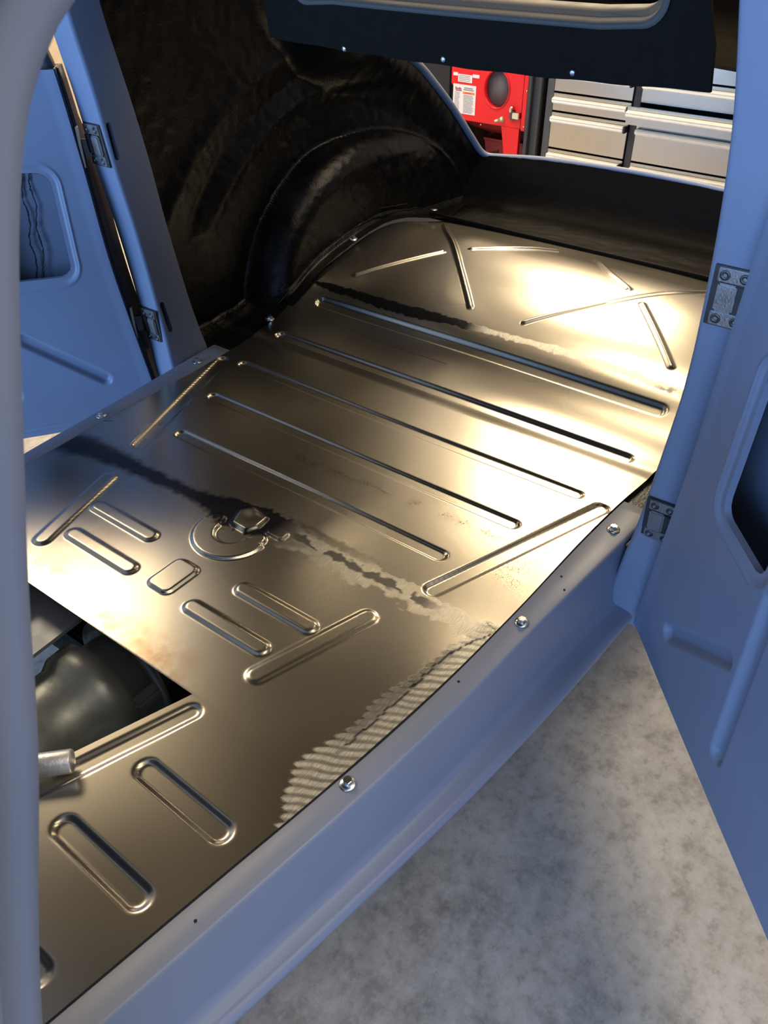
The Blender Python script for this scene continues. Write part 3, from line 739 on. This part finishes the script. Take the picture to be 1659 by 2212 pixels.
W2 = [(-.372 - .045 * math.cos(q), .864 - .045 * math.sin(q)) for q in np.linspace(0, math.pi / 2, 9)] + [(y, .815 - .004 * math.cos(y * 3)) for y in np.linspace(-.30, .30, 9)] + [(.372 + .045 * math.sin(q), .852 - .045 * math.cos(q)) for q in np.linspace(0, math.pi / 2, 9)] + [(.37, 1.0), (.33, 1.03), (-.33, 1.03), (-.37, 1.0)]
bmc = bmesh.new(); f1 = [bmc.verts.new((.50, y, z)) for y, z in W2]; f2 = [bmc.verts.new((.72, y, z)) for y, z in W2]
bmc.faces.new(f1); bmc.faces.new(f2[::-1])
for k in range(len(W2)): bmc.faces.new((f1[k], f2[k], f2[(k + 1) % len(W2)], f1[(k + 1) % len(W2)]))
cut(bh, [bmobj('window_cutter', bmc, FELT)])
rings = []
for (dx, grow) in ((-.003, .004), (-.006, .0), (-.004, -.006), (.012, -.010), (.024, -.012), (.026, -.020), (.050, -.024), (.075, -.026), (.075, .01), (.012, .012)):
    rings.append([(bx(z) + dx, y * (1 + grow / .4), .93 + (z - .93) * (1 + grow / .12)) for y, z in W2])
n = len(W2); vs = [p for r in rings for p in r]; fs = []
for i in range(len(rings) - 1):
    for k in range(n): fs.append((i * n + k, i * n + (k + 1) % n, (i + 1) * n + (k + 1) % n, (i + 1) * n + k))
WF = simple('grey_window_reveal', (.085, .08, .072), .65)
meshobj('rear_window_reveal', vs, fs, WF, car, True, label='grey painted rear window reveal')
for y, z in ((.284, .7275), (.028, .7310), (-.256, .7355)):
    M = axes((bx(z) - .0005, y, z), Vector((0, 1, 0)), Vector((0, 0, 1)), Vector((-1, 0, 0)))
    lathe('panel_screw', [(.0002, 0), (.0065, 0), (.0062, .0018), (.003, .003), (.0002, .003)], HINGE, bh, 14, M)
# roof shell, deck between rear window and trunk opening, cowl
rf = np.zeros((30, 24, 3))
for i, x in enumerate(np.linspace(-.78, .60, 30)):
    for j, t in enumerate(np.linspace(-1, 1, 24)):
        rf[i, j] = (x, t * (.60 + .08 * float(sstep(-.3, .2, x))), 1.055 + .10 * (1 - t * t) * (1 - ((x + .1) / .9) ** 2 * .6))
thick(grid('roof_lining', rf, TRUNK, car), .004)
ro = rf.copy(); ro[..., 2] += .012; ro[..., 1] *= 1.02
thick(grid('roof_panel', ro, PAINT, car), .004)
dk = np.zeros((20, 24, 3))
for i, u in enumerate(np.linspace(0, 1, 20)):
    for j, t in enumerate(np.linspace(-1, 1, 24)):
        x = .61 + .34 * u; z = 1.06 - .345 * u - .05 * math.sin(math.pi * u); z = z if u > 0 else 1.06
        dk[i, j] = (x + .045, t * (.50 + .03 * u), z - .02 * t * t)
keep = np.ones((19, 23), bool); keep[0:9, 3:20] = False
thick(grid('rear_deck', dk, TRUNK, car, keep), .004)

# unseen cowl sides, top and firewall ahead of the doors, added to block front light
for s_ in (1, -1):
    cw = np.zeros((12, 12, 3))
    for i, x in enumerate(np.linspace(-1.60, -1.16, 12)):
        for j, t in enumerate(np.linspace(0, 1, 12)):
            z = -.2 + t * .85; cw[i, j] = (x + .13 * t * (i / 11), s_ * (.50 + .14 * math.sin(math.pi * (.15 + .75 * t)) * .8 - .06 * (1 - i / 11)), z)
    thick(grid('unseen_cowl_side', cw, PAINT, car), .003)
fw = box('firewall', (-1.5, 0, .22), (.012, 1.1, .86), PAINT, car, .002)  # out of view, added to keep front light off the tail
dsh = np.zeros((14, 20, 3))
for i, u in enumerate(np.linspace(0, 1, 14)):
    for j, t in enumerate(np.linspace(-1, 1, 20)): dsh[i, j] = (-1.5 + .62 * u, t * .57, .65 + .04 * u - .03 * t * t)
thick(grid('unseen_cowl_top', dsh, PAINT, car), .003)

# ------------------------------------------------------------------ under the cut-out: gearbox and frame
prof = [(.075, -.62), (.10, -.60), (.105, -.52), (.092, -.50), (.090, -.42), (.102, -.40), (.104, -.36), (.086, -.345), (.078, -.24), (.060, -.10), (.055, .10)]
gb = lathe('gearbox', [(.001, -.66)] + [(r * 1.08, x) for r, x in prof] + [(.001, .11)], CAST, car, 40, axes((-.10, .045, -.185), Vector((0, 1, 0)), Vector((0, 0, 1)), Vector((1, 0, 0))), label='dull grey gearbox below the cut-out')
for x in (-.40,):
    lathe('casting_rib', [(.098, -.006), (.121, -.006), (.123, 0), (.121, .006), (.098, .006)], CAST, gb, 32, axes((x, .045, -.185), Vector((0, 1, 0)), Vector((0, 0, 1)), Vector((1, 0, 0))))
box('mount_bracket', (-.43, -.055, -.17), (.06, .03, .05), CAST, gb, .006)
tube('cooler_line', [(-.72, -.07, -.16), (-.60, -.085, -.15), (-.52, -.09, -.165), (-.40, -.10, -.20)], .006, HINGE, gb)
fv = [(-.62, .30, -.06), (-.30, .30, -.06), (-.422, .108, -.06), (-.62, .095, -.06)]
thick(meshobj('frame_plate', fv, [(0, 1, 2, 3)], CHASSIS, car, False, label='grey painted frame plate below the cut-out'), .008)
box('added_dark_crossmember', (-.34, 0, -.24), (.12, 1.0, .10), BLACK, car, .008)  # crossmember added in black to darken the cut-out
for s in (1, -1): box('added_dark_rail', (-.1, s * .40, -.26), (2.4, .07, .13), BLACK, car, .01)  # rails added in black to keep the underside dark
box('added_shadow_sheet', (-.5, 0, -.42), (1.4, .8, .01), BLACK, car, .002)  # black sheet added as the shadow below the cut-out

# bright tube lying over the edge of the cut-out
tb = empty('metal_tube', (-.668, -.178, .0205), 'short bright metal tube lying at the edge of the floor cut-out', 'tube')
ax = Vector((.030, -.020, 0)).normalized(); ax = Vector((.72, -.69, .0)); ax.normalize()
Mt = axes((0, 0, 0), ax.cross(Vector((0, 0, 1))), Vector((0, 0, 1)), ax)
lathe('tube_wall', [(.0135, .030), (.0168, .030), (.0176, .028), (.0176, -.14), (.0135, -.14), (.0135, .030)], ALU, tb, 28, Mt)

# ------------------------------------------------------------------ red blast cabinet behind the car
def flat(name, y0, y1, z0, z1, x, t, material, parent, bev=.001, label=None):
    return box(name, (x, (y0 + y1) / 2, (z0 + z1) / 2), (t, abs(y1 - y0), abs(z1 - z0)), material, parent, bev, label=label)
OX, OY, OZ = 3.3, 1.55, GZ
rc = empty('blast_cabinet', (OX, OY, OZ), 'red sandblasting cabinet with round arm hole and white label', 'cabinet')
def L3(x, y, z): return (x - OX, y - OY, z - OZ)
def rb(name, x0, x1, y0, y1, z0, z1, material, parent=rc, bev=.003, label=None):
    return box(name, L3((x0 + x1) / 2, (y0 + y1) / 2, (z0 + z1) / 2), (x1 - x0, y1 - y0, z1 - z0), material, parent, bev, label=label)
front = rb('front_panel', 3.30, 3.33, 1.283, 1.735, -.078, .46, RED)
bmc = bmesh.new(); bmesh.ops.create_cone(bmc, cap_ends=True, segments=40, radius1=1, radius2=1, depth=.2)
bmesh.ops.transform(bmc, matrix=Matrix.Translation(L3(3.31, 1.443, .100)) @ Matrix.Diagonal((1, .076, .092, 1)) @ Matrix.Rotation(math.pi / 2, 4, 'Y'), verts=bmc.verts)
bmc2 = bmesh.new(); bmesh.ops.create_cone(bmc2, cap_ends=True, segments=24, radius1=1, radius2=1, depth=.2)
bmesh.ops.transform(bmc2, matrix=Matrix.Translation(L3(3.31, 1.752, .035)) @ Matrix.Diagonal((1, .05, .07, 1)) @ Matrix.Rotation(math.pi / 2, 4, 'Y'), verts=bmc2.verts)
cut(front, [bmobj('arm_cutter', bmc, RED, rc), bmobj('side_cutter', bmc2, RED, rc)])
rg = []
for (e, dx) in ((1.06, -.001), (1.05, -.006), (1.0, -.006), (.985, .02)):
    rg.append([L3(3.30 + dx, 1.443 + .076 * e * math.cos(a), .100 + .092 * e * math.sin(a)) for a in np.linspace(0, 2 * math.pi, 40, endpoint=False)])
sweep('arm_hole_ring', rg, RED, rc, True, False)
rb('cabinet_box', 3.44, 3.80, 1.285, 1.73, -.07, .46, RED)
gl = [];
for k, (dx, e) in enumerate(((.03, 1.02), (.075, .97), (.085, .80), (.07, .5), (.085, .3))):
    gl.append([L3(3.30 + dx * .9, 1.443 + .076 * e * math.cos(a) * (1 - .15 * math.sin(3 * a) * (k > 1)), .100 + .092 * e * math.sin(a)) for a in np.linspace(0, 2 * math.pi, 28, endpoint=False)])
sweep('blast_glove', gl, GLOVE, rc, True, True)
rb('corner_flange', 3.285, 3.33, 1.248, 1.274, -.082, .46, RED)
for z in (.115, -.06): lathe('rivet', [(.0002, 0), (.004, 0), (.003, .002), (.0002, .0025)], CHROME, rc, 10, axes(L3(3.2845, 1.255, z), Vector((0, 1, 0)), Vector((0, 0, 1)), Vector((-1, 0, 0))))
# printed label and small labels
lb = flat('warning_label', 1.572, 1.718, -.046, .100, 0, .001, PAPER, rc, .0)
lb.location = L3(3.2985, 0, 0)
def ink(y0, y1, z0, z1, m_, par=lb): 
    flat('label_print', y0, y1, z0, z1, -.0009, .0008, m_, par, 0)
# the printed word mark (slanted letters) and text rows
def word(txt, y, z, size, m_, par, shear=0.25, offx=-.0011):
    cu = bpy.data.curves.new('label_lettering', 'FONT'); cu.body = txt; cu.size = size; cu.shear = shear; cu.extrude = .0002
    o = bpy.data.objects.new('label_lettering', cu); COL.objects.link(o); dg = bpy.context.evaluated_depsgraph_get()
    me = bpy.data.meshes.new_from_object(o.evaluated_get(dg)); bpy.data.objects.remove(o, do_unlink=True)
    me.transform(axes((offx, y, z), Vector((0, -1, 0)), Vector((0, 0, 1)), Vector((-1, 0, 0)))); me.materials.append(m_)
    q = link(bpy.data.objects.new('label_lettering', me), par); return q
ink(1.662, 1.703, .0665, .0705, INKR)
for k, (a, b_) in enumerate(((1.704, 1.698), (1.695, 1.689), (1.686, 1.681), (1.679, 1.674), (1.672, 1.666))): ink(b_, a, .0725, .082 + (.004 if k in (0, 3) else 0), INKR)
ink(1.592, 1.648, .0825, .0875, INK); ink(1.586, 1.652, .0735, .0785, INK)
ink(1.580, 1.655, .0555, .066, ORANGE); word('WARNING', 1.640, .0575, .0085, INKR, lb, 0)
rr_ = random.Random(3)
for k in range(15):
    z = .058 - k * .0066; ink(1.672 + rr_.random() * .008, 1.708, z, z + .0022, INK)
    z = .048 - k * .0062
    if z > -.042: ink(1.582 + rr_.random() * .012, 1.650, z, z + .0022, INK)
l2 = flat('serial_label', 1.600, 1.690, .112, .150, 0, .001, PAPER, rc, 0); l2.location = L3(3.2985, 0, 0)
for k in range(4): ink(1.606 + rr_.random() * .01, 1.684, .142 - k * .008, .1445 - k * .008, INK, l2)
for y0, y1 in ((1.692, 1.722), (1.556, 1.598)):
    q = flat('small_label', y0, y1, .140, .156, 0, .001, PAPER, rc, 0); q.location = L3(3.2985, 0, 0)
# latch, air nozzle, rivet
lt = rb('latch', 3.272, 3.302, 1.285, 1.325, -.026, .004, CHROME)
rb('latch_plate', 3.290, 3.304, 1.322, 1.350, -.038, .012, HINGE_D, lt); lt_ = rb('latch_lever', 3.268, 3.288, 1.330, 1.342, .004, .026, CHROME, lt)
lathe('latch_knob', [(.0002, 0), (.008, .001), (.010, .006), (.007, .012), (.0002, .013)], CHROME, lt, 14, axes(L3(3.292, 1.338, .022), Vector((0, 1, 0)), Vector((0, 0, 1)), Vector((-1, 0, 0))))
lathe('air_fitting', [(.0002, 0), (.016, 0), (.016, .012), (.011, .014), (.011, .026), (.0075, .028), (.0075, .036), (.0095, .038), (.006, .05), (.003, .054), (.0002, .054)], simple('brass_fitting', (.75, .58, .42), .25, 1.0), rc, 18,
      axes(L3(3.30, 1.386, -.038), Vector((0, .5, .87)), Vector((.87, -.43, .25)).normalized(), Vector((-.72, .66, -.2)).normalized()))
lathe('rivet', [(.0002, 0), (.004, 0), (.003, .002), (.0002, .0025)], CHROME, rc, 10, axes(L3(3.30, 1.53, -.088), Vector((0, 1, 0)), Vector((0, 0, 1)), Vector((-1, 0, 0))))
# hopper and tapered legs
hv = []
for (z, x0, x1, y0, y1) in ((-.075, 3.36, 3.78, 1.31, 1.71), (-.13, 3.42, 3.74, 1.37, 1.66), (-.175, 3.52, 3.66, 1.46, 1.58)):
    hv.append([L3(x0, y0, z), L3(x1, y0, z), L3(x1, y1, z), L3(x0, y1, z)])
sweep('hopper', hv, DRED, rc, smooth=False)
def leg(y0, y1, yb0, yb1, x0, x1):
    vs = [L3(x, y, z) for x in (x0, x1) for (y, z) in ((y0, -.078), (y1, -.078), (yb1, GZ), (yb0, GZ))]
    meshobj('leg', vs, [(0, 1, 2, 3), (4, 7, 6, 5), (0, 4, 5, 1), (1, 5, 6, 2), (2, 6, 7, 3), (3, 7, 4, 0)], RED, rc, False)
leg(1.290, 1.400, 1.290, 1.318, 3.30, 3.325); leg(1.63, 1.73, 1.702, 1.73, 3.30, 3.325); leg(1.290, 1.400, 1.290, 1.318, 3.775, 3.80); leg(1.63, 1.73, 1.702, 1.73, 3.775, 3.80)
bn = empty('red_bin', (3.62, 1.47, GZ), 'dull red bin on the floor under the red cabinet', 'bin')
sweep('bin_wall', [[(sx * a, sy * b_, z) for sx, sy in ((-1, -1), (1, -1), (1, 1), (-1, 1))] for a, b_, z in ((.10, .11, 0), (.13, .14, .285), (.135, .145, .29), (.135, .145, .30), (.12, .13, .30), (.09, .10, .02))], DRED, bn, smooth=False)
nv_ = empty('navy_tub', (3.98, 1.93, GZ), 'dark navy tub on the floor behind the red cabinet', 'tub')
sweep('tub_wall', [[(.11 * r * math.cos(a), .09 * r * math.sin(a), z) for a in np.linspace(0, 2 * math.pi, 24, endpoint=False)] for r, z in ((.85, 0), (1, .24), (1.05, .245), (1.05, .26), (.95, .26), (.8, .02))], NAVY, nv_)
# plain black box put at the dark area left of the red cabinet
be = empty('black_side_box', (3.6, 1.965, GZ), 'plain black box filling the dark area left of the red cabinet', 'locker')
box('side_box_body', (0, 0, .55), (.5, .44, 1.1), BLACK, be, .01); box('side_box_front', (-.258, 0, .56), (.014, .40, 1.04), BLACK, be, .004)
# charcoal upright between the cabinets
pc = empty('charcoal_cabinet', (3.55, 1.205, GZ), 'narrow charcoal upright cabinet between red and stainless cabinets', 'cabinet')
box('cabinet_side', (0, .012, .75), (.5, .062, 1.5), CHAR, pc, .004); box('edge_post', (-.262, -.030, .75), (.024, .018, 1.5), CHAR, pc, .003); box('edge_post', (-.262, .030, .75), (.024, .022, 1.5), CHAR, pc, .003)
box('back_plate', (.22, -.01, .75), (.02, .07, 1.5), BLACK, pc, .002)

# ------------------------------------------------------------------ stainless drawer cabinet
tc = empty('drawer_cabinet', (3.55, .56, GZ), 'wide stainless steel drawer cabinet with pale bar handles', 'cabinet')
CX, CY = 3.55, .56
def tb_(name, x0, x1, y0, y1, z0, z1, material, parent=tc, bev=.002, label=None):
    return box(name, ((x0 + x1) / 2 - CX, (y0 + y1) / 2 - CY, (z0 + z1) / 2 - GZ), (x1 - x0, y1 - y0, z1 - z0), material, parent, bev, label=label)
tb_('frame_side', 3.30, 3.82, 1.106, 1.146, -.40, .52, FRAMEG); tb_('frame_side', 3.30, 3.82, -.03, .01, -.40, .52, FRAMEG)
tb_('frame_divider', 3.305, 3.80, .640, .677, -.40, .52, CHAR); tb_('frame_back', 3.80, 3.82, .01, 1.106, -.40, .52, FRAMEG)
tb_('frame_top', 3.30, 3.82, -.03, 1.146, .52, .55, FRAMEG); tb_('frame_base', 3.31, 3.80, .01, 1.106, -.42, -.385, FRAMEG)
for x in (3.38, 3.74):
    for y in (.03, 1.09): 
        lathe('caster', [(.0002, -.015), (.033, -.015), (.038, 0), (.033, .015), (.0002, .015)], BLACK, tc, 18, axes((x - CX, y - CY, .040), Vector((1, 0, 0)), Vector((0, 0, 1)), Vector((0, 1, 0))))
        box('caster_fork', (x - CX, y - CY, .062), (.05, .05, .045), HINGE_D, tc, .004)
rows = [(.40, .51), (.246, .394), (.131, .240), (.041, .125), (-.138, .035), (-.37, -.144)]
def drawer(y0, y1, z0, z1, pull=0.0):
    x0 = 3.292 - pull
    d = tb_('drawer', x0, x0 + .016, y0 + .002, y1 - .002, z0 + .002, z1 - .002, STAIN, tc, .0015)
    if pull:
        tb_('drawer_tray', x0 + .016, x0 + .40, y0 + .012, y1 - .012, z0 + .01, z1 - .03, FRAMEG, d, .001)
    zt = z1 - .004
    h = tb_('handle', x0 - .032, x0 + .001, y0 + .012, y1 - .006, zt - .040, zt - .013, CREAM, d, .005)
    tb_('handle_groove', x0 - .0328, x0 - .030, y0 + .012, y1 - .006, zt - .024, zt - .0225, STAIN, h, .0003)
    tb_('handle_cap', x0 - .033, x0 + .001, y0 + .002, y0 + .0125, zt - .042, zt - .011, BLACK, h, .002)
for k, (z0, z1) in enumerate(rows):
    drawer(.679, 1.104, z0, z1)
    drawer(.012, .638 if k != 3 else .672, z0, z1, .07 if k == 3 else 0.0)
